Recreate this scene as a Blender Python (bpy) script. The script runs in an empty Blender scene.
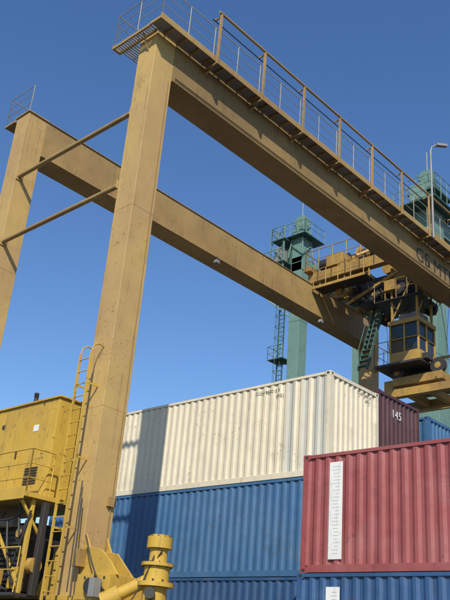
import bpy, math, random, bmesh
from mathutils import Vector, Matrix
random.seed(7)
G = 3.24            # camera eye height above the ground; all z below are relative to eye level
scene = bpy.context.scene

# ------------------------------------------------------------------ materials
def paint(name, col, dark=0.55, rust=0.25, rough=0.5, streak=0.5, scale=1.0, dents=0.0, metallic=0.0,
          rustcol=(0.11,0.05,0.025), alt=None, sf=14.0, rs=9.0, rt=0.62, scuff=0.0, fade=None):
    m = bpy.data.materials.new(name); m.use_nodes = True
    nt = m.node_tree; N = nt.nodes; L = nt.links
    b = N['Principled BSDF']; b.inputs['Roughness'].default_value = rough
    b.inputs['Metallic'].default_value = metallic
    tc = N.new('ShaderNodeTexCoord')
    def noise(scale,detail,rg,vec=None):
        n=N.new('ShaderNodeTexNoise'); n.inputs['Scale'].default_value=scale; n.inputs['Detail'].default_value=detail; n.inputs['Roughness'].default_value=rg
        L.new(vec or tc.outputs['Object'], n.inputs['Vector']); return n.outputs['Fac']
    def mapped(sx,sy,sz):
        mp = N.new('ShaderNodeMapping'); mp.inputs['Scale'].default_value=(sx,sy,sz)
        L.new(tc.outputs['Object'], mp.inputs['Vector']); return mp.outputs['Vector']
    def ramp(s,a,c):
        r=N.new('ShaderNodeMapRange'); r.inputs[1].default_value=a; r.inputs[2].default_value=c; r.interpolation_type='SMOOTHSTEP'
        L.new(s,r.inputs[0]); return r.outputs[0]
    def mul(s,k):
        mm=N.new('ShaderNodeMath'); mm.operation='MULTIPLY'; L.new(s,mm.inputs[0])
        if isinstance(k,(int,float)): mm.inputs[1].default_value=k
        else: L.new(k,mm.inputs[1])
        return mm.outputs[0]
    def mix(f,a,c):
        x=N.new('ShaderNodeMix'); x.data_type='RGBA'; L.new(f,x.inputs[0])
        if isinstance(a,tuple): x.inputs[6].default_value=(*a,1)
        else: L.new(a,x.inputs[6])
        x.inputs[7].default_value=(*c,1); return x.outputs[2]
    big = noise(0.35*scale,5,.55)
    c = mix(mul(ramp(big,.38,.66),.8), col, alt if alt else tuple(q*dark for q in col))
    mid = noise(2.0*scale,8,.65)
    c = mix(mul(ramp(mid,.42,.75),.45), c, tuple(q*dark for q in col))
    st = noise(1.0,3,.5,mapped(sf,sf,.30))
    dirt = (col[0]*0.4+0.02, col[1]*0.36+0.018, col[2]*0.36+0.015)
    c = mix(mul(mul(ramp(st,.52,.74),ramp(mid,.40,.62)),streak), c, dirt)
    if scuff>0:      # handling scrapes and chalky fading
        sc = noise(1.0,6,.6,mapped(2.0,.9,16.0))
        c = mix(mul(mul(ramp(sc,.60,.70),ramp(noise(.55,4,.6),.50,.62)),scuff), c, tuple(min(1,q*.5+.10) for q in col))
        pt = noise(1.1,3,.5)
        c = mix(mul(ramp(pt,.50,.68),scuff*.6), c, fade or tuple(min(1,q*.9+.05) for q in col))
    fine = noise(rs*scale,6,.6)
    gate = ramp(noise(0.9*scale,4,.6),.5,.62)
    c = mix(mul(mul(ramp(fine,rt-.03,rt+.02),gate),rust), c, rustcol)
    L.new(c, b.inputs['Base Color'])
    rr=N.new('ShaderNodeMapRange'); rr.inputs[3].default_value=rough-.08; rr.inputs[4].default_value=min(1,rough+.15); L.new(mid,rr.inputs[0]); L.new(rr.outputs[0],b.inputs['Roughness'])
    bp = N.new('ShaderNodeBump'); bp.inputs['Strength'].default_value=0.2; bp.inputs['Distance'].default_value=0.006
    L.new(fine, bp.inputs['Height'])
    if dents>0:
        b2 = N.new('ShaderNodeBump'); b2.inputs['Strength'].default_value=dents; b2.inputs['Distance'].default_value=0.06
        L.new(noise(1.6,2,.5), b2.inputs['Height']); L.new(bp.outputs[0], b2.inputs['Normal'])
        L.new(b2.outputs[0], b.inputs['Normal'])
    else:
        L.new(bp.outputs[0], b.inputs['Normal'])
    return m

M = {}
M['crane']  = paint('faded_yellow_paint', (0.49,0.325,0.105), dark=0.70, rust=0.6, streak=0.55, rough=0.62, alt=(0.40,0.25,0.105), dents=.12, rs=14, rt=.62)
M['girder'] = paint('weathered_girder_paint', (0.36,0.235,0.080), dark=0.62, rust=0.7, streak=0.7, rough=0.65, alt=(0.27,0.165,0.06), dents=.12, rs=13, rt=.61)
M['girder_d'] = paint('dark_girder_paint', (0.285,0.185,0.062), dark=0.58, rust=0.7, streak=0.8, rough=0.68, alt=(0.21,0.13,0.05), dents=.12, rs=13, rt=.61)  # darker, more streaked tone of the girder paint, for the near girder
M['yellow'] = paint('bright_yellow_paint', (0.53,0.335,0.042), dark=0.62, rust=0.8, streak=0.75, rough=0.6, alt=(0.41,0.255,0.048), dents=.15)
M['trolley']= paint('greasy_trolley_paint', (0.42,0.25,0.05), dark=0.5, rust=0.9, streak=0.7, rough=0.55, alt=(0.23,0.14,0.045), scale=1.6)
M['orange'] = paint('ochre_post_paint', (0.38,0.235,0.085), dark=0.6, rust=0.7, streak=0.4, rough=0.6)
M['dark']   = paint('greasy_dark_steel', (0.035,0.032,0.030), dark=0.6, rust=0.4, rough=0.5)
M['steel']  = paint('galvanised_steel', (0.26,0.255,0.24), dark=0.6, rust=0.3, rough=0.5, metallic=0.1)
M['rail']   = paint('pale_rail_paint', (0.40,0.35,0.25), dark=0.6, rust=0.5, rough=0.6)
M['rubber'] = paint('tyre_rubber', (0.02,0.02,0.02), rust=0.0, rough=0.85)
M['green']  = paint('green_crane_paint', (0.125,0.225,0.185), dark=0.75, rust=0.4, streak=0.6, rough=0.6, alt=(0.155,0.25,0.21))
M['dgreen'] = paint('dark_green_paint', (0.05,0.115,0.095), dark=0.7, rust=0.3, rough=0.55)
M['white']  = paint('white_marking_paint', (0.74,0.74,0.71), dark=0.86, rust=0.3, streak=0.4, rough=0.5)
M['black']  = paint('black_lettering', (0.03,0.025,0.02), rust=0.0, rough=0.6)
M['c_white']= paint('cream_container_paint', (0.67,0.59,0.43), dark=0.84, rust=0.5, streak=0.55, dents=0.4, alt=(0.60,0.53,0.385), sf=8, rs=12, rt=.63, scuff=.35, fade=(.60,.55,.44))
M['c_blue'] = paint('blue_container_paint', (0.038,0.118,0.245), dark=0.72, rust=0.6, streak=0.6, dents=0.35, alt=(0.055,0.135,0.25), sf=8, scuff=.5, fade=(.075,.15,.25))
M['c_blue2']= paint('deep_blue_container_paint', (0.028,0.085,0.20), dark=0.72, rust=0.6, streak=0.6, dents=0.35, sf=8, scuff=.5)
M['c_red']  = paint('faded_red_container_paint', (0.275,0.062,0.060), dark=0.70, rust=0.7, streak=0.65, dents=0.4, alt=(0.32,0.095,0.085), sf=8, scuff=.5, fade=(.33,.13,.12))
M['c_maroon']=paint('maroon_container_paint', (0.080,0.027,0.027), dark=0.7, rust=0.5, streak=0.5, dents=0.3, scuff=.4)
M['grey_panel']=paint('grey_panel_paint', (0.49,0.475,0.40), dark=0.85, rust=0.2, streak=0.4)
g = bpy.data.materials.new('cab_glass'); g.use_nodes=True
b=g.node_tree.nodes['Principled BSDF']; b.inputs['Base Color'].default_value=(0.02,0.03,0.035,1); b.inputs['Roughness'].default_value=0.08
nn=g.node_tree.nodes.new('ShaderNodeTexNoise'); nn.inputs['Scale'].default_value=1.2
bb=g.node_tree.nodes.new('ShaderNodeBump'); bb.inputs['Strength'].default_value=0.05
g.node_tree.links.new(nn.outputs['Fac'],bb.inputs['Height']); g.node_tree.links.new(bb.outputs[0],b.inputs['Normal'])
M['glass']=g

# ------------------------------------------------------------------ mesh builder
class MB:
    def __init__(s): s.v=[]; s.f=[]; s.m=[]; s.mats=[]; s.sm=[]
    def mi(s,mat):
        if mat not in s.mats: s.mats.append(mat)
        return s.mats.index(mat)
    def add(s,vs,fs,mat,smooth=False):
        o=len(s.v); k=s.mi(mat); s.v+= [tuple(p) for p in vs]
        for f in fs: s.f.append([i+o for i in f]); s.m.append(k); s.sm.append(smooth)
    def box(s,x0,x1,y0,y1,z0,z1,mat):
        vs=[(x0,y0,z0),(x1,y0,z0),(x1,y1,z0),(x0,y1,z0),(x0,y0,z1),(x1,y0,z1),(x1,y1,z1),(x0,y1,z1)]
        s.add(vs,[(0,3,2,1),(4,5,6,7),(0,1,5,4),(1,2,6,5),(2,3,7,6),(3,0,4,7)],mat)
    def frame(s,p,q):
        p=Vector(p);q=Vector(q);d=(q-p).normalized()
        up=Vector((0,0,1)) if abs(d.z)<0.95 else Vector((1,0,0))
        a=d.cross(up).normalized(); b=a.cross(d).normalized()
        return p,q,a,b
    def beam(s,p,q,w,h,mat):
        p,q,a,b=s.frame(p,q)
        vs=[]
        for c in (p,q):
            for i,j in ((-1,-1),(1,-1),(1,1),(-1,1)): vs.append(c+a*(i*w/2)+b*(j*h/2))
        s.add(vs,[(0,1,2,3),(7,6,5,4),(0,4,5,1),(1,5,6,2),(2,6,7,3),(3,7,4,0)],mat)
    def tube(s,p,q,r,mat,n=8,r2=None):
        p,q,a,b=s.frame(p,q); r2=r if r2 is None else r2
        vs=[]
        for c,rr in ((p,r),(q,r2)):
            for i in range(n):
                t=2*math.pi*i/n; vs.append(c+a*(rr*math.cos(t))+b*(rr*math.sin(t)))
        s.add(vs,[(i,(i+1)%n,n+(i+1)%n,n+i) for i in range(n)],mat,True)
        s.add(vs,[tuple(range(n))[::-1],tuple(range(n,2*n))],mat)
    def path(s,pts,r,mat,n=8):
        for i in range(len(pts)-1): s.tube(pts[i],pts[i+1],r,mat,n)
    def cable(s,p,q,sag,r,mat,n=8):
        p=Vector(p);q=Vector(q); pts=[p.lerp(q,i/n)-Vector((0,0,sag*4*(i/n)*(1-i/n))) for i in range(n+1)]
        s.path(pts,r,mat,6)
    def prism(s,pts2,axis,a0,a1,mat):
        n=len(pts2); vs=[]
        for a in (a0,a1):
            for (u,v) in pts2:
                vs.append({'x':(a,u,v),'y':(u,a,v),'z':(u,v,a)}[axis])
        s.add(vs,[tuple(range(n)),tuple(range(2*n-1,n-1,-1))]+[(i,n+i,n+(i+1)%n,(i+1)%n) for i in range(n)],mat)
    def mesh(s,name):
        me=bpy.data.meshes.new(name); me.from_pydata(s.v,[],s.f)
        for k in s.mats: me.materials.append(M[k])
        me.polygons.foreach_set('material_index',s.m)
        me.polygons.foreach_set('use_smooth',s.sm)
        bm=bmesh.new(); bm.from_mesh(me); bmesh.ops.recalc_face_normals(bm,faces=bm.faces[:]); bm.to_mesh(me); bm.free()
        return me
    def obj(s,name,parent=None,bevel=0.0,loc=(0,0,G)):
        o=bpy.data.objects.new(name,s.mesh(name)); scene.collection.objects.link(o)
        if parent: o.parent=parent; o.location=(loc[0],loc[1],loc[2]-G)
        else: o.location=loc
        if bevel>0:
            m=o.modifiers.new('bevel','BEVEL'); m.width=bevel; m.segments=1; m.limit_method='ANGLE'; m.angle_limit=math.radians(50)
        return o
def empty(name,loc=(0,0,G)):
    e=bpy.data.objects.new(name,None); e.location=loc; scene.collection.objects.link(e); return e
def text(name,body,size,loc,rot,mat,parent,extrude=0.002):
    c=bpy.data.curves.new(name,'FONT'); c.body=body; c.size=size; c.extrude=extrude; c.space_character=1.08
    o=bpy.data.objects.new(name,c); scene.collection.objects.link(o)
    dg=bpy.context.evaluated_depsgraph_get()
    me=bpy.data.meshes.new_from_object(o.evaluated_get(dg)); bpy.data.objects.remove(o)
    me.materials.clear(); me.materials.append(M[mat])
    o=bpy.data.objects.new(name,me); scene.collection.objects.link(o)
    o.parent=parent; o.location=loc; o.rotation_euler=rot
    return o

# ------------------------------------------------------------------ shipping containers
W=2.438
def corr(mb,L0,L1,z0,z1,place,mat,pitch=0.278,depth=0.036,matf=None):
    n=max(1,round((L1-L0)/pitch)); p=(L1-L0)/n
    prof=[]
    for i in range(n):
        a=L0+i*p
        prof+=[(a,0),(a+p*0.26,0),(a+p*0.5,depth),(a+p*0.76,depth)]
    prof.append((L1,0))
    for i in range(len(prof)-1):
        (l,d),(l2,d2)=prof[i],prof[i+1]
        mt=matf((l+l2)/2) if matf else mat
        mb.add([place(l,d,z0),place(l2,d2,z0),place(l2,d2,z1),place(l,d,z1)],[(0,1,2,3)],mt)
def container_mesh(name,L,H,mat,near_end='corr',matf=None):
    mb=MB(); p=0.13
    for x0,x1 in ((0,p),(W-p,W)):
        for y0,y1 in ((0,p),(L-p,L)):
            mb.box(x0,x1,y0,y1,0.118,H-0.118,mat)
    for x0,x1 in ((-.004,.165),(W-.165,W+.004)):
        for y0,y1 in ((-.004,.178),(L-.178,L+.004)):
            for z0,z1 in ((0,.118),(H-.118,H)):
                mb.box(x0,x1,y0,y1,z0,z1,mat)
                xc = -0.006 if x0<1 else W+0.006
                yc=(y0+y1)/2; zc=(z0+z1)/2
                mb.box(xc-.001,xc+.001,yc-.045,yc+.045,zc-.03,zc+.03,'dark')
                yo = -0.008 if y0<1 else L+0.004
                xm=(x0+x1)/2
                mb.box(xm-.035,xm+.035,yo,yo+.005,zc-.028,zc+.028,'dark')
    for x0,x1 in ((0.004,0.07),(W-.07,W-.004)):
        mb.box(x0,x1,.178,L-.178,0.01,0.165,mat)
        mb.box(x0,x1,.178,L-.178,H-0.085,H-0.012,mat)
    for y0,y1 in ((0.004,0.10),(L-.10,L-.004)):
        mb.box(.165,W-.165,y0,y1,0.01,0.16,mat)
        mb.box(.165,W-.165,y0,y1,H-0.11,H-0.012,mat)
    mb.box(.07,W-.07,.1,L-.1,0.06,0.15,'dark')
    corr(mb,.10,L-.10,.07,W-.07,lambda l,d,z:(z,l,H-.022-d*0.6),mat,pitch=0.21)
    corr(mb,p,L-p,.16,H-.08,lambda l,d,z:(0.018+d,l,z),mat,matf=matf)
    corr(mb,p,L-p,.16,H-.08,lambda l,d,z:(W-0.018-d,l,z),mat)
    corr(mb,p,W-p,.155,H-.105,lambda l,d,z:(l,0.02+d,z),mat,pitch=0.25,depth=0.045)
    yy,sg=L,-1; mid=W/2
    for a,b in ((p+.01,mid-.008),(mid+.008,W-p-.01)):
        y0,y1=sorted((yy+sg*.03,yy+sg*.07)); mb.box(a,b,y0,y1,.165,H-.115,mat)
        for k in range(4):
            zz=.3+k*(H-.5)/4; yk=sorted((yy+sg*.016,yy+sg*.029))
            mb.box(a+.05,b-.05,yk[0],yk[1],zz,zz+(H-.5)/4-.14,mat)
        for f in (0.25,0.75):
            xx=a+(b-a)*f
            mb.tube((xx,yy-sg*0.005,.10),(xx,yy-sg*0.005,H-.07),.018,'steel',6)
            for zz in (.35,1.1,1.9,H-.35):
                yk=sorted((yy-sg*.012,yy+sg*.02)); mb.box(xx-.05,xx+.05,yk[0],yk[1],zz,zz+.06,'steel')
    return mb
def put(mb_or_mesh,x,y,z,name='shipping_container'):
    me=mb_or_mesh.mesh(name) if isinstance(mb_or_mesh,MB) else mb_or_mesh
    o=bpy.data.objects.new(name,me); scene.collection.objects.link(o); o.location=(x,y,z+G)
    return o
L40=12.19
RS=(math.radians(90),0,math.radians(-90))   # reads on the -x face
RE=(math.radians(90),0,0)                   # reads on the -y face

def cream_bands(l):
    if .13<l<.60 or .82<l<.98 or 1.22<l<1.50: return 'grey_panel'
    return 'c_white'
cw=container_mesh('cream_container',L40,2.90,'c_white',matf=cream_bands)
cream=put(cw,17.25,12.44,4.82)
text('serial_text','CLHU 868214 5',.13,(.014,2.75,2.58),RS,'black',cream)
text('serial_text_2','45G1',.13,(.014,1.95,2.40),RS,'black',cream)
text('serial_text_3','CLHU 868214',.11,(1.35,.015,2.62),RE,'black',cream)
text('serial_text_4','45G1',.11,(1.75,.015,2.46),RE,'black',cream)
mb_blue=container_mesh('blue_container',L40,2.59,'c_blue').mesh('blue_container')
mb_blue2=container_mesh('deep_blue_container',L40,2.59,'c_blue2').mesh('deep_blue_container')
mb_blueH=container_mesh('blue_container_hc',L40,2.90,'c_blue2').mesh('blue_container_hc')
put(mb_blue,17.25,12.40,2.23); put(mb_blue2,17.25,12.46,-.36); put(mb_blueH,17.25,12.44,-3.24)
mb_red=container_mesh('red_container',L40,2.59,'c_red').mesh('red_container')
def strip(parent,y0,w,z0,z1):
    s=MB(); s.box(-.002,.016,y0,y0+w,z0,z1,'white'); o=s.obj('white_marking_strip',parent); o.location=(0,0,0)
    s2=MB()
    for k in range(26):
        zz=z1-.10-k*(z1-z0-.15)/26
        s2.box(-.004,-.0021,y0+.05+random.random()*.05,y0+w-.07-random.random()*.1,zz-.012,zz,'grey_panel')
    o=s2.obj('small_print',parent); o.location=(0,0,0)
red=put(mb_red,14.60,11.23-L40,1.96); strip(red,L40-1.08,.34,.27,2.36)
b1=put(mb_blue2,14.57,11.28-L40,-.63); strip(b1,L40-1.12,.34,.3,2.3)
put(mb_blue,14.60,11.24-L40,-3.22)
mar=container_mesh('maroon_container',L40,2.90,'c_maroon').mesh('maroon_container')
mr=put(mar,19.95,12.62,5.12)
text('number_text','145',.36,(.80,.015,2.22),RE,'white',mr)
put(mb_blue,19.95,12.6,2.53); put(mb_red,19.95,12.64,-.06); put(mb_blueH,19.95,12.6,-3.22)
put(mb_blue,22.68,12.45,5.27); put(mb_red,22.68,12.5,2.68); put(mb_blue2,22.68,12.5,.09); put(mb_blueH,22.68,12.48,-3.22)
put(mb_red,17.25,-.2,-3.22); put(mb_blue2,17.25,-.2,-.63)
put(mb_red,20.0,-.2,-3.22); put(mb_blue,20.0,-.2,-.63)

# ------------------------------------------------------------------ yellow gantry crane
crane=empty('gantry_crane')
LX0,LX1=10.75,11.47      # left legs
RX0,RX1=31.3,32.0        # right legs
YN0,YN1=14.0,14.72       # near frame
YF0,YF1=20.2,20.92       # far frame
GZ0,GZ1=14.8,16.15
for nm,x0,x1,sgn in (('leg_left',LX0,LX1,1),('leg_right',RX0,RX1,-1)):
    mb=MB()
    for y0,y1 in ((YN0,YN1),(YF0,YF1)):
        mb.box(x0,x1,y0,y1,0.95,GZ1+.01,'crane')
        for z in (5.1,10.4):
            mb.box(x0-.005,x1+.005,y0-.005,y1+.005,z,z+.014,'crane')
        mb.box(x0-.05,x1+.05,y0-.05,y1+.05,GZ1+.011,GZ1+.05,'crane')
        mb.box(x0-.12,x1+.12,y0-.12,y1+.12,.952,1.05,'yellow')
        xa=x1 if sgn>0 else x0
        mb.prism([(xa,GZ0-.03),(xa+sgn*.35,GZ0-.03),(xa,GZ0-.55)],'y',y0+.34,y0+.38,'girder')
        for s in (0,1):
            yy=y0-.012 if s==0 else y1+.012
            d=-1 if s==0 else 1
            for xx in (x0+.06,x1-.10):
                mb.prism([(yy,1.05),(yy+d*.75,1.05),(yy+d*.70,1.25),(yy,2.3)],'x',xx,xx+.04,'yellow')
    mb.obj(nm,crane,bevel=.012)
for nm,x0,x1 in (('sill_beam_left',LX0-.05,LX1+.05),('sill_beam_right',RX0-.05,RX1+.05)):
    mb=MB(); mb.box(x0,x1,11.6,23.2,0.0,0.95,'yellow')
    for yc in (12.3,22.6):
        mb.box(x0+.1,x1-.1,yc-.35,yc+.35,-1.6,-.002,'yellow')
        mb.box(x0-.05,x1+.05,yc-1.3,yc+1.3,-1.95,-1.602,'yellow')
    mb.obj(nm,crane,bevel=.015)
    mb=MB()
    for yc in (12.3,22.6):
        for dy in (-.95,.95):
            c=Vector(((x0+x1)/2,yc+dy,-2.44))
            for a in (-.30,.30):
                mb.tube(c+Vector((a-.24,0,0)),c+Vector((a+.24,0,0)),.79,'rubber',28)
                mb.tube(c+Vector((a-.25,0,0)),c+Vector((a+.25,0,0)),.42,'yellow',20)
            mb.tube(c+Vector((-.62,0,0)),c+Vector((.62,0,0)),.14,'dark',12)
            mb.beam(c+Vector((-.60,0,0)),c+Vector((-.60,0,.55)),.08,.3,'yellow')
            mb.beam(c+Vector((.60,0,0)),c+Vector((.60,0,.55)),.08,.3,'yellow')
    mb.obj('tyres',crane)
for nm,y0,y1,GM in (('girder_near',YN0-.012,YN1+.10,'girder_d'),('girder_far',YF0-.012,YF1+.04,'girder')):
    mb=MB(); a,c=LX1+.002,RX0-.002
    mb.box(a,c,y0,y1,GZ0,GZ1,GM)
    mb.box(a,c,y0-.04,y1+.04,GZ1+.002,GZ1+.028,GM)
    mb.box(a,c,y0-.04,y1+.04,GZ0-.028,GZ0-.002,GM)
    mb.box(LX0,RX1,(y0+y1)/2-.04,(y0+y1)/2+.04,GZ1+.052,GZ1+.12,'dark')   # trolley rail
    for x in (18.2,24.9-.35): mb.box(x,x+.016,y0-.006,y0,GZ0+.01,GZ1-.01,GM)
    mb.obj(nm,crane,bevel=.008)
text('crane_lettering','GS MTI',.86,(24.85,YN0-.018,GZ0+.24),RE,'black',crane)
mb=MB()
for x,z in ((10.86,13.65),(10.80,11.25)):
    mb.tube((x,YN1,z),(x,YF0,z),.07,'girder',12)
    for y in (YN1+.01,YF0-.03): mb.box(x-.10,x+.13,y,y+.02,z-.12,z+.12,'crane')
for z in (13.65,11.25): mb.tube((31.7,YN1,z),(31.7,YF0,z),.07,'crane',12)
mb.obj('tie_tubes',crane)
# walkway on the near girder
WY0=13.50; WY1=YN0-.06; PX=LX0-.36
mb=MB()
x=PX
while x<33.2:
    mb.box(x,x+.05,WY0,WY1,GZ1-.13,GZ1-.055,'girder'); x+=.52
mb.box(PX,33.2,WY0-.03,WY0-.002,GZ1-.14,GZ1+.06,'girder')
mb.box(PX,33.2,WY0,WY1,GZ1-.052,GZ1-.04,'steel')
for k in range(11):
    x=12.6+k*2.06+.05
    mb.prism([(WY0,GZ1-.14),(WY1+.045,GZ1-.14),(WY1+.045,GZ1-.45)],'x',x,x+.025,'girder')
y=WY1+.03
while y<15.5:
    mb.box(PX,LX0-.06,y,y+.035,GZ1-.09,GZ1-.05,'steel'); y+=.09
for xx in (PX,LX0-.11): mb.box(xx,xx+.05,WY1+.002,15.5,GZ1-.16,GZ1-.092,'girder')
mb.box(PX-.002,LX0-.06,15.502,15.54,GZ1-.16,GZ1+.0,'girder')
y=YN1+.18
while y<15.48:
    mb.box(LX0-.055,LX1,y,y+.035,GZ1-.09,GZ1-.05,'steel'); y+=.09
mb.box(LX1-.05,LX1,YN1+.16,15.5,GZ1-.16,GZ1-.092,'girder')
mb.beam((PX+.1,YN0+.3,GZ1-.16),(LX0-.01,YN0+.3,GZ1-.6),.04,.04,'girder')
mb.obj('walkway',crane)
def rail(mb,pts,h=1.08,post=1.0,mat='crane',r=.02,mids=(0.5,)):
    for i in range(len(pts)-1):
        a=Vector(pts[i]);b=Vector(pts[i+1]); d=(b-a); n=max(1,round(d.length/post))
        for k in range(n+1):
            c=a+d*k/n; mb.tube(c,c+Vector((0,0,h)),r,mat,6)
        mb.tube(a+Vector((0,0,h)),b+Vector((0,0,h)),r*1.1,mat,6)
        for m_ in mids: mb.tube(a+Vector((0,0,h*m_)),b+Vector((0,0,h*m_)),r*.8,mat,6)
mb=MB()
zt=GZ1-.02
rail(mb,[(LX1,15.48,zt),(PX+.02,15.48,zt),(PX+.02,WY0-.02,zt),(33.2,WY0-.02,zt)],post=1.04,r=.014,mat='rail',mids=(.35,.68))
rail(mb,[(LX0-.02,YF0-.02,GZ1),(LX0-.02,YF1+.6,GZ1),(33,YF1+.6,GZ1)],post=1.3,r=.014,mat='rail',mids=(.35,.68))
mb.obj('handrail',crane)
mb=MB()
mb.box(LX0-.05,33,YF1+.05,YF1+.65,GZ1-.1,GZ1-.03,'girder')
mb.obj('far_walkway',crane)
# festoon posts and pipe
mb=MB()
for k in range(11):
    x=12.6+k*2.06
    mb.beam((x,WY0-.09,GZ1-.26),(x,WY0-.09,17.78),.055,.075,'orange')
    mb.beam((x,WY0-.09,GZ1-.24),(x,WY1,GZ1-.24),.05,.05,'orange')
    mb.beam((x,WY0-.09,17.70),(x,WY0+.2,17.70),.04,.04,'orange')
mb.tube((12.5,WY0-.09,17.80),(33.5,WY0-.09,17.80),.042,'orange',10)
for k in range(26):   # festoon cable loops bunched along the track
    xa=26.2+k*.28; mb.cable((xa,WY0+.18,17.66),(xa+.28,WY0+.18,17.66),.28,.012,'dark',6)
mb.tube((12.5,WY0+.18,17.68),(33.5,WY0+.18,17.68),.018,'dark',6)
mb.obj('festoon_rail',crane)
mb=MB()
mx,my=25.15,WY0-.14
mb.tube((mx,my,GZ1-.25),(mx,my,20.0),.05,'steel',10,r2=.042)
mb.path([(mx,my,20.0),(mx+.04,my-.04,20.22),(mx+.2,my-.15,20.36),(mx+.35,my-.22,20.40)],.036,'steel')
mb.beam((mx+.2,my-.15,20.38),(mx+.62,my-.4,20.46),.17,.10,'steel')
mb.obj('mast_lamp',crane)
mb=MB()
for x in (20.0,27.0):
    mb.beam((x,YF0-.08,14.78),(x,YF0-.08,14.62),.03,.03,'dark')
    mb.prism([(x-.11,14.48),(x+.11,14.48),(x+.07,14.62),(x-.07,14.62)],'y',YF0-.18,YF0-.02,'steel')
mb.obj('floodlights',crane)
mb=MB()
mb.tube((LX0+.60,YN0-.02,1.6),(LX0+.60,YN0-.02,14.7),.012,'girder',6)
mb.tube((LX1+.1,YN0-.04,GZ0+.12),(30.9,YN0-.04,GZ0+.12),.014,'dark',6)
mb.box(LX1+.002,LX1+.12,YN0+.1,YN0+.3,3.0,3.2,'steel')
mb.box(LX1-.24,LX1-.08,YN0-.08,YN0-.0,2.95,3.15,'girder')
mb.obj('conduits',crane)
mb=MB()
ly0,ly1,lx=14.28,14.68,10.42
for y in (ly0,ly1):
    mb.beam((lx,y,-.6),(lx,y,6.35),.035,.055,'yellow')
    mb.path([(lx,y,6.33),(lx+.04,y,6.52),(lx+.16,y,6.6),(lx+.33,y,6.58)],.018,'yellow')
    for z in (.9,2.4,3.9,5.6): mb.beam((lx,y,z),(LX0,y,z),.025,.045,'yellow')
z=-.4
while z<6.3: mb.tube((lx,ly0,z),(lx,ly1,z),.013,'yellow',6); z+=.3
mb.obj('ladder',crane)
# machine house
mb=MB()
hx0,hx1,hy0,hy1,hz0,hz1=10.5,11.6,15.3,20.1,3.1,5.42
mb.box(hx0,hx1,hy0,hy1,hz0,hz1,'yellow')
mb.box(hx0-.05,hx1+.05,hy0-.05,hy1+.05,hz1+.002,hz1+.045,'yellow')
for y in (hy0+.02,16.5,17.7,18.9): mb.box(hx0-.012,hx0-.001,y,y+.04,hz0+.02,hz1-.01,'yellow')
mb.box(hx0-.018,hx0-.002,16.62,17.55,hz0+.12,hz1-.25,'yellow')
mb.box(hx0-.05,hx0-.019,16.70,16.74,hz0+1.0,hz0+1.2,'dark')
for z in (hz0+.4,hz1-.5): mb.box(hx0-.035,hx0-.019,17.45,17.56,z,z+.1,'dark')
for k in range(7): mb.beam((hx0-.012,15.75,hz0+.35+k*.06),(hx0-.012,16.25,hz0+.35+k*.06),.02,.03,'dark')
mb.box(hx0-.008,hx0-.001,16.0,16.2,hz1-.72,hz1-.56,'white')
mb.tube((10.9,16.95,hz1),(10.9,16.95,hz1+.36),.055,'dark',10); mb.tube((10.9,16.95,hz1+.36),(10.86,16.9,hz1+.46),.06,'dark',10)
mb.tube((11.1,18.0,hz1),(11.1,18.0,hz1+.12),.2,'dark',12)
for y in (15.6,17.2,19.0): mb.tube((10.7,y,hz1+.04),(10.7,y+.08,hz1+.04),.05,'yellow',10)
mb.obj('machine_house',crane,bevel=.01)
mb=MB()
mb.box(9.75,11.7,14.95,20.15,2.96,3.06,'yellow')
mb.box(9.72,9.749,14.95,20.15,2.9,3.16,'yellow')
rail(mb,[(10.4,14.98,3.06),(9.8,14.98,3.06),(9.8,20.1,3.06)],h=.95,post=.8,mat='yellow',r=.018,mids=(.33,.66))
for y in (15.1,16.9,18.6,20.0):
    mb.beam((10.1,y,.95),(10.1,y,2.96),.09,.09,'yellow'); mb.beam((11.4,y,.95),(11.4,y,2.96),.09,.09,'yellow')
    mb.beam((9.8,y,2.9),(10.5,y,2.1),.06,.06,'yellow')
mb.box(9.9,11.6,15.0,20.15,.965,1.03,'dark')
rail(mb,[(9.92,15.0,1.03),(9.92,20.1,1.03)],h=.9,post=.9,mat='yellow',r=.018)
mb.box(10.45,11.3,15.5,17.0,1.1,2.55,'dark')
for k in range(12): mb.box(10.41,10.448,15.56,16.94,1.2+k*.11,1.26+k*.11,'dark')
mb.box(10.39,10.41,15.5,16.0,1.15,1.6,'yellow')
mb.tube((10.25,17.4,1.45),(10.25,19.2,1.45),.36,'dark',20)
for y in (17.6,18.3,19.0): mb.tube((10.25,y,1.45),(10.25,y+.05,1.45),.375,'steel',20)
mb.box(10.4,11.2,17.4,19.6,1.9,2.7,'trolley')
mb.tube((10.1,15.4,2.25),(10.4,15.4,2.25),.17,'dark',18); mb.tube((10.06,15.4,2.25),(10.1,15.4,2.25),.09,'trolley',12)
mb.tube((10.3,15.9,2.55),(10.3,17.1,2.55),.11,'steel',14)
for (ya,za,yb,zb,s) in ((15.2,1.2,15.9,2.6,.3),(15.4,1.1,16.5,2.4,.35),(16.0,2.7,17.5,2.5,.3),(16.2,1.4,17.6,1.9,.4),(15.1,2.8,16.8,2.8,.25),(17.2,2.6,18.8,2.7,.3),(15.0,2.7,15.6,1.3,.2),(15.1,2.5,15.5,2.9,.5)):
    mb.cable((10.02,ya,za),(10.05,yb,zb),s,.028,'dark')
mb.box(10.0,10.25,17.0,17.35,1.1,2.1,'trolley')
mb.box(10.0,10.2,15.9,16.3,1.04,1.5,'trolley')
mb.box(10.0,10.2,16.5,16.75,1.04,1.8,'steel')
mb.beam((10.15,15.15,1.1),(10.15,16.85,2.85),.06,.06,'yellow')
mb.obj('power_pack',crane,bevel=.006)
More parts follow.
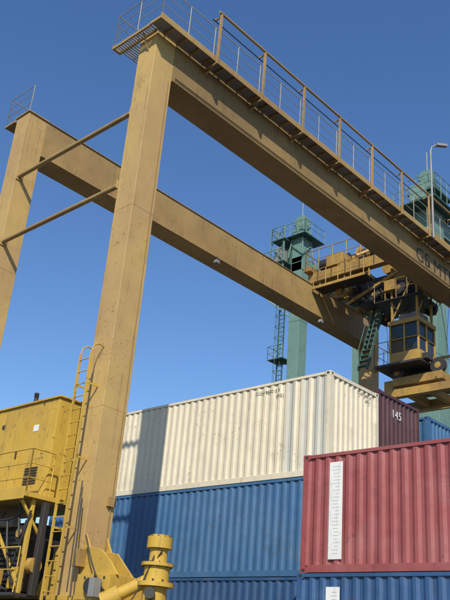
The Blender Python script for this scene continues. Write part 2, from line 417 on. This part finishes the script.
# steering motor post and clutter round the leg foot
mb=MB()
cx,cy=10.95,11.85
for z0,z1,r,n in ((.7,1.25,.23,24),(1.25,1.33,.35,24),(1.33,1.62,.245,24),(1.62,1.68,.31,24),(1.68,1.95,.175,24),(1.95,2.16,.245,24),(2.16,2.20,.19,24)):
    mb.tube((cx,cy,z0),(cx,cy,z1),r,'yellow',n)
for i in range(10):
    t=i*math.pi/5; mb.tube((cx+.30*math.cos(t),cy+.30*math.sin(t),1.33),(cx+.30*math.cos(t),cy+.30*math.sin(t),1.375),.022,'dark',6)
    mb.tube((cx+.215*math.cos(t),cy+.215*math.sin(t),2.16),(cx+.215*math.cos(t),cy+.215*math.sin(t),2.185),.016,'dark',6)
    mb.tube((cx+.28*math.cos(t+.3),cy+.28*math.sin(t+.3),1.60),(cx+.28*math.cos(t+.3),cy+.28*math.sin(t+.3),1.70),.016,'dark',6)
mb.tube((cx,cy,1.45),(cx-.45,cy+.55,1.05),.12,'yellow',16)
mb.tube((cx-.42,cy+.5,1.07),(cx-.62,cy+.74,.9),.18,'yellow',18)
mb.tube((cx-.2,cy-.1,1.1),(cx-.45,cy-.35,1.1),.1,'dark',14)
mb.cable((cx-.1,cy-.2,1.9),(cx-.3,cy+.7,1.2),.2,.016,'dark')
mb.cable((cx-.2,cy-.1,1.8),(cx-.45,cy+.2,.9),.1,.014,'dark')
mb.obj('steering_motor',crane,bevel=.006)
mb=MB()
mb.box(10.55,11.45,12.75,13.75,.96,1.45,'yellow')
mb.prism([(12.7,1.45),(13.9,1.45),(13.9,2.05),(13.3,1.95),(12.95,1.7)],'x',10.7,10.75,'yellow')
mb.prism([(12.9,1.45),(13.9,1.45),(13.9,2.0),(13.5,1.95)],'x',11.3,11.34,'yellow')
mb.tube((10.45,13.25,1.22),(10.55,13.25,1.22),.15,'dark',16)
mb.box(10.3,10.5,12.9,13.05,1.0,1.35,'steel')
mb.box(10.5,10.74,13.75,13.95,1.6,1.95,'trolley')
for y in (12.9,13.2,13.5): mb.tube((10.54,y,1.38),(10.56,y,1.38),.03,'dark',6)
mb.cable((10.4,13.7,1.0),(10.6,14.05,3.0),.15,.02,'dark'); mb.cable((10.45,13.9,1.1),(10.65,14.2,3.4),.1,.016,'dark')
mb.cable((10.5,12.4,1.0),(10.5,13.6,2.2),.3,.018,'dark')
mb.box(10.25,10.38,14.85,14.98,1.0,2.9,'dark'); mb.tube((10.3,14.9,1.6),(10.3,15.2,1.6),.16,'trolley',14)
mb.obj('leg_foot_equipment',crane,bevel=.006)

# ------------------------------------------------------------------ trolley
T='trolley'
mb=MB()
tx0,tx1=26.7,31.0
for x in (tx0,tx1-.4,28.7):
    mb.box(x,x+.35,14.3,20.7,16.45,16.95,T)
for y in (14.2,20.35):
    mb.box(tx0-.3,tx1+.3,y,y+.4,16.952,17.2,T)
    for x in (tx0+.2,tx1-.3):
        mb.tube((x,y+.05,16.48),(x,y+.30,16.48),.2,'dark',18)
mb.box(tx0+.1,tx1-.1,15.2,15.6,17.0,17.3,T)
mb.box(tx0+.1,tx1-.1,18.6,19.0,17.0,17.3,T)
mb.tube((28.0,15.6,17.75),(28.0,18.6,17.75),.42,'dark',24)
for y in (15.7,16.4,17.9,18.5): mb.tube((28.0,y,17.75),(28.0,y+.08,17.75),.55,T,24)
mb.box(27.0,27.7,19.0,19.9,17.26,17.85,T)
mb.tube((27.3,19.9,17.6),(27.3,20.4,17.6),.26,'dark',16)
mb.box(28.2,29.1,18.9,19.7,17.26,18.2,T); mb.box(28.4,28.9,19.0,19.5,18.2,18.4,'dark')
mb.box(29.5,30.5,16.2,17.5,17.26,18.3,T); mb.tube((29.3,18.0,17.7),(30.3,18.0,17.7),.3,T,18)
mb.box(27.0,27.5,15.0,15.9,17.26,17.8,T)
mb.tube((27.9,19.2,18.0),(27.9,20.0,18.0),.2,'dark',14)
mb.beam((26.9,16.0,17.3),(28.0,17.1,18.2),.12,.12,T); mb.beam((26.9,18.2,17.3),(28.0,17.1,18.2),.12,.12,T)
rail(mb,[(tx0-.35,16.8,16.9),(tx0-.35,20.6,16.9),(tx1,20.75,16.9)],h=1.0,post=.8,mat=T,r=.024)
rail(mb,[(tx0-.35,17.4,16.0),(tx0-.35,20.1,16.0)],h=.85,post=.7,mat=T,r=.024)
mb.box(tx0-.4,tx0+.4,17.3,20.1,15.92,15.97,'dark'); mb.box(tx0-.42,tx0-.38,17.3,20.1,15.86,16.0,T)
for y in (17.4,18.7,20.05): mb.beam((tx0+.1,y,15.9),(tx0+.1,y,16.5),.07,.07,T)
mb.box(27.4,30.4,15.7,15.95,15.7,16.4,T); mb.box(27.4,30.4,18.9,19.15,15.6,16.4,T)
mb.box(27.6,28.5,17.0,18.6,15.2,16.3,'dark'); mb.box(29.0,30.0,16.4,18.2,15.3,16.4,'dark')
mb.tube((28.6,17.2,15.7),(28.6,18.8,15.7),.3,'trolley',16); mb.box(27.2,27.5,16.4,16.9,15.3,15.8,T)
for y in (16.3,17.6,18.6):
    for x in (27.5,30.2): mb.tube((x-.09,y,15.45),(x+.09,y,15.45),.32,'dark',20); mb.tube((x-.1,y,15.45),(x+.1,y,15.45),.1,T,12)
mb.beam((27.3,16.1,16.2),(27.3,18.9,15.2),.1,.12,T); mb.beam((30.3,16.1,15.2),(30.3,18.9,16.2),.1,.12,T)
for i in range(14):
    ya=15.6+random.random()*4; yb=15.6+random.random()*4; xa=27+random.random()*3.5
    mb.cable((xa,ya,16.1),(xa+random.uniform(-.6,.6),yb,15.9),.4+random.random()*.5,.022,'dark')
for i in range(26):   # small fittings, junction boxes, brackets
    x=random.uniform(26.9,30.6); y=random.uniform(15,20); z=random.choice([15.7,16.0,17.3,17.35,17.9]); s=random.uniform(.1,.3)
    mb.box(x,x+s,y,y+s*random.uniform(.6,1.6),z,z+s*random.uniform(.6,1.8),random.choice([T,T,'dark','steel']))
mb.obj('trolley',crane,bevel=.01)
mb=MB()
a0,a1,b0,b1,c0,c1=27.35,28.75,15.35,16.75,11.95,13.85
mb.box(a0,a1,b0,b1,c0,c0+.45,T); mb.box(a0-.04,a1+.04,b0-.04,b1+.04,c1-.2,c1,T)
mb.box(a0+.05,a1-.05,b0+.05,b1-.05,c0+.45,c1-.2,'glass')
for x in (a0,a0+.65,a1-.08):
    for y in (b0,b1-.08): mb.box(x,x+.08,y,y+.08,c0+.45,c1-.2,T)
for x in (a0,a1-.07): mb.box(x,x+.07,b0+.65,b0+.72,c0+.45,c1-.2,T)
mb.box(a0-.015,a1+.015,b0-.015,b1+.015,c0+1.02,c0+1.06,T)
for x in (a0+.1,a1-.1):
    for y in (b0+.1,b1-.1): mb.beam((x,y,c1),(x,y,16.45),.09,.09,T)
mb.beam((a0+.1,b0+.1,c1+.1),(a1-.1,b0+.1,16.2),.06,.06,T)
mb.beam((a0+.1,b1-.1,c1+.1),(a0+.1,b0+.1,16.2),.06,.06,T)
mb.box(a0-.1,a1+.1,b0-.1,b1+.7,c0-.10,c0-.002,'dark')
mb.box(a0-.1,a1+.1,b0-.1,b1+.7,c1+1.0,c1+1.05,'dark')
rail(mb,[(a0-.08,b1+.02,c0),(a0-.08,b1+.68,c0),(a1,b1+.68,c0)],h=1.0,post=.6,mat=T,r=.02)
rail(mb,[(a1+.08,b0-.08,c1+1.05),(a0-.08,b0-.08,c1+1.05),(a0-.08,b1+.68,c1+1.05)],h=.9,post=.6,mat=T,r=.02)
mb.box(a0+.3,a1-.2,b0+.2,b1-.3,c1,c1+.4,'steel')
mb.box(a0+.2,a0+.7,b0-.25,b0-.0,c0+.05,c0+.3,'dark')
mb.cable((a1,b1,c1+.2),(29.5,17.2,15.6),.5,.03,'dark'); mb.cable((a0,b0+.3,c1+.2),(27.4,17.2,15.6),.4,.025,'dark')
mb.obj('operator_cab',crane,bevel=.008)
mb=MB()
for y in (17.75,18.2):
    mb.beam((27.2,y,11.9),(28.5,y,15.2),.05,.14,'dgreen'); mb.tube((27.2,y,12.8),(28.4,y,16.0),.02,'dgreen',6)
for k in range(12):
    t=(k+.5)/12; mb.box(27.08+1.3*t,27.3+1.3*t,17.77,18.18,11.9+3.3*t,11.93+3.3*t,'dgreen')
mb.obj('cab_stair',crane)
mb=MB()
sz=-.30
mb.box(27.9,28.2,13.2,18.0,10.98+sz,11.32+sz,T); mb.box(29.75,30.05,13.2,18.0,10.98+sz,11.32+sz,T)
for y in (13.2,15.2,16.2,17.75): mb.box(28.2,29.75,y,y+.25,11.0+sz,11.3+sz,T)
mb.box(28.0,29.95,14.7,17.0,11.5+sz,11.85+sz,T); mb.box(28.4,29.6,15.2,16.5,11.85+sz,12.1+sz,'dark')
mb.box(28.3,28.9,16.9,17.6,11.33+sz,11.9+sz,T); mb.tube((28.6,13.6,11.55+sz),(28.6,14.5,11.55+sz),.2,'dark',14)
for x in (28.1,29.8):
    for y in (14.9,16.8):
        mb.tube((x-.08,y,12.1+sz),(x+.08,y,12.1+sz),.34,'dark',20); mb.tube((x-.09,y,12.1+sz),(x+.09,y,12.1+sz),.14,T,12); mb.beam((x,y,11.3),(x,y,12.1+sz),.26,.10,T)
        mb.tube((x,y-.3,12.2+sz),(x,y-.7,15.4),.014,'dark',5); mb.tube((x,y+.3,12.2+sz),(x,y+.7,15.4),.014,'dark',5)
for x in (27.85,30.1):
    for y in (13.3,17.9):
        mb.box(x-.1,x+.1,y-.1,y+.1,10.6+sz,11.4+sz,T)
        mb.prism([(y-.12,10.9+sz),(y+.12,10.9+sz),(y+.18,10.4+sz),(y-.18,10.4+sz)],'x',x-.14,x-.11,T)
mb.cable((28.5,16.5,12.0+sz),(28.6,17.6,15.6),1.0,.03,'dark',12)
mb.cable((27.9,17.6,11.3+sz),(28.0,16.9,11.5+sz),.25,.02,'dark'); mb.cable((27.88,13.5,11.3+sz),(27.95,15.0,11.6+sz),.3,.02,'dark')
mb.obj('spreader',crane,bevel=.01)

# ------------------------------------------------------------------ green harbour crane beyond
gc=empty('harbour_crane')
mb=MB()
for yc,w in ((34.9,1.0),(23.7,1.45)):
    mb.box(44-w/2,44+w/2,yc-w/2,yc+w/2,-1.5,32.0,'green')
    for z in range(4,32,5): mb.box(44-w/2-.02,44+w/2+.02,yc-w/2-.02,yc+w/2+.02,z,z+.06,'green')
    mb.box(52.0,53.0,yc-.5,yc+.5,-1.5,26.5,'green')
    mb.box(43.5,56,yc-.55,yc+.55,28.3,29.5,'green')
    mb.box(43.0,45.6,yc-1.1,yc+1.1,31.2,31.28,'dgreen')
    rail(mb,[(43.0,yc+1.1,31.28),(43.0,yc-1.1,31.28),(45.6,yc-1.1,31.28)],h=1.1,post=.8,mat='green',r=.03)
    mb.box(43.7,44.4,yc-.4,yc+.4,32.0,33.3,'green')
    mb.tube((44,yc,33.3),(44,yc,35.0),.05,'steel',6)
    for dx in (-.7,.7):
        for dy in (-.7,.7): mb.beam((44+dx,yc+dy,29.5),(44+dx*.5,yc+dy*.5,33.0),.1,.1,'green')
    for k in range(3):
        z=29.7+k*1.1
        mb.beam((43.35,yc-.65,z),(43.4,yc+.6,z+1.05),.07,.07,'green'); mb.beam((43.35,yc-.65,z),(44.6,yc-.6,z+1.05),.07,.07,'green')
    for dy in (-.6,.6):
        mb.box(42.8,45.2,yc+dy*2-.4,yc+dy*2+.4,-3.2,-1.5,'dark')
for yc,w in ((23.7,1.45),):
    mb.box(42.0,46.2,yc-1.6,yc+1.6,29.8,29.9,'dgreen')
    rail(mb,[(42.0,yc+1.6,29.9),(42.0,yc-1.6,29.9),(46.2,yc-1.6,29.9)],h=1.1,post=.8,mat='green',r=.03)
    mb.box(42.6,43.2,yc-.4,yc+.7,29.9,31.6,'green')
mb.box(43.6,44.4,24.5,34.3,6,7.2,'green')
mb.obj('portal_frame',gc,bevel=.02)
mb=MB()
for z,e in ((27.2,37.4),(29.0,37.9),(31.0,36.8)):
    mb.box(42.6,44.8,35.5,e,z,z+.07,'dgreen')
    rail(mb,[(42.6,35.5,z+.07),(42.6,e,z+.07),(44.8,e,z+.07)],h=1.1,post=.6,mat='green',r=.03)
for y in (35.7,37.0):
    for x in (42.8,44.6): mb.beam((x,y,26.0),(x,y,32.2),.1,.1,'green')
for k in range(4):
    z=26.2+k*1.5
    mb.beam((42.8,35.7,z),(42.8,37.0,z+1.5),.07,.07,'green'); mb.beam((42.8,37.0,z),(42.8,35.7,z+1.5),.05,.05,'green')
mb.beam((42.8,37.0,26.0),(43.9,35.4,24.5),.1,.1,'green')
mb.box(42.9,43.6,36.0,36.7,29.08,30.5,'steel')
mb.box(43.6,44.4,35.5,36.1,29.08,30.6,'dgreen')
mb.obj('head_platforms',gc)
mb=MB()
for y in (35.85,36.35): mb.beam((43.5,y,0),(43.5,y,27.2),.07,.09,'dgreen')
z=.3
while z<27: mb.beam((43.5,35.85,z),(43.5,36.35,z),.04,.04,'dgreen'); z+=.35
z=3
while z<27:
    pts=[(43.5,35.8,z),(43.1,35.8,z),(42.9,36.1,z),(43.1,36.4,z),(43.5,36.4,z)]
    mb.path(pts,.022,'dgreen',5); z+=.9
for (x,y) in ((43.1,35.8),(42.9,36.1),(43.1,36.4)): mb.tube((x,y,3),(x,y,27),.018,'dgreen',5)
for z in (9,15,21):
    mb.box(42.9,44.2,35.4,36.8,z,z+.06,'dgreen'); rail(mb,[(42.9,35.4,z),(42.9,36.8,z),(44.2,36.8,z)],h=1.1,post=.7,mat='green',r=.025)
for z in (2,8.8,14.8,20.8,26): mb.beam((43.5,36.1,z),(44.0,35.3,z),.08,.08,'dgreen')
mb.obj('access_ladder',gc)

# ------------------------------------------------------------------ ground
gm=bpy.data.materials.new('asphalt'); gm.use_nodes=True
nt=gm.node_tree; b=nt.nodes['Principled BSDF']; b.inputs['Roughness'].default_value=.9
tc=nt.nodes.new('ShaderNodeTexCoord'); n=nt.nodes.new('ShaderNodeTexNoise'); n.inputs['Scale'].default_value=.4; n.inputs['Detail'].default_value=10
r=nt.nodes.new('ShaderNodeValToRGB'); r.color_ramp.elements[0].color=(.04,.039,.037,1); r.color_ramp.elements[1].color=(.08,.077,.07,1)
r.color_ramp.elements[0].position=.35; r.color_ramp.elements[1].position=.7
nt.links.new(tc.outputs['Object'],n.inputs['Vector']); nt.links.new(n.outputs['Fac'],r.inputs['Fac']); nt.links.new(r.outputs[0],b.inputs['Base Color'])
me=bpy.data.meshes.new('ground'); S=3000
me.from_pydata([(-S,-S,0),(S,-S,0),(S,S,0),(-S,S,0)],[],[(0,1,2,3)]); me.materials.append(gm)
go=bpy.data.objects.new('ground',me); scene.collection.objects.link(go)
mb=MB()
for x in (9.6,12.9,30.3,33.2): mb.box(x,x+.15,-40,80,.003,.005,'white')
mb.obj('lane_markings',loc=(0,0,.002))

# ------------------------------------------------------------------ light, sky, camera
az=Vector((.76,.65)); az.normalize(); el=math.radians(40)
d=Vector((az.x*math.cos(el),az.y*math.cos(el),-math.sin(el)))
sd=bpy.data.lights.new('sun','SUN'); sd.energy=5.0; sd.angle=math.radians(.5); sd.color=(1,.94,.82)
so=bpy.data.objects.new('sun',sd); so.rotation_euler=d.to_track_quat('-Z','Y').to_euler(); so.location=(-20,-20,40); scene.collection.objects.link(so)
w=bpy.data.worlds.new('World'); scene.world=w; w.use_nodes=True
bg=w.node_tree.nodes['Background']; sky=w.node_tree.nodes.new('ShaderNodeTexSky'); sky.sky_type='NISHITA'
sky.sun_disc=False; sky.sun_elevation=el; sky.sun_rotation=math.atan2(-d.x,-d.y)%(2*math.pi)
sky.air_density=1.1; sky.dust_density=0.35; sky.ozone_density=4.0
hs=w.node_tree.nodes.new('ShaderNodeHueSaturation'); hs.inputs['Saturation'].default_value=1.15; hs.inputs['Hue'].default_value=.506
w.node_tree.links.new(sky.outputs[0],hs.inputs['Color']); w.node_tree.links.new(hs.outputs[0],bg.inputs[0]); bg.inputs[1].default_value=.15
cam=bpy.data.cameras.new('camera'); co=bpy.data.objects.new('camera',cam); scene.collection.objects.link(co)
cam.sensor_fit='VERTICAL'; cam.sensor_height=36; cam.lens=48; cam.clip_end=8000; cam.clip_start=.1
R=Vector((.6694,-.7388,.0777)).normalized(); F=Vector((.6523,.6348,.4145)).normalized(); U=R.cross(F).normalized(); R=F.cross(U).normalized()
co.matrix_world=Matrix(((R.x,U.x,-F.x,0),(R.y,U.y,-F.y,0),(R.z,U.z,-F.z,G),(0,0,0,1)))
scene.camera=co
scene.view_settings.view_transform='Standard'; scene.view_settings.look='None'; scene.view_settings.exposure=0
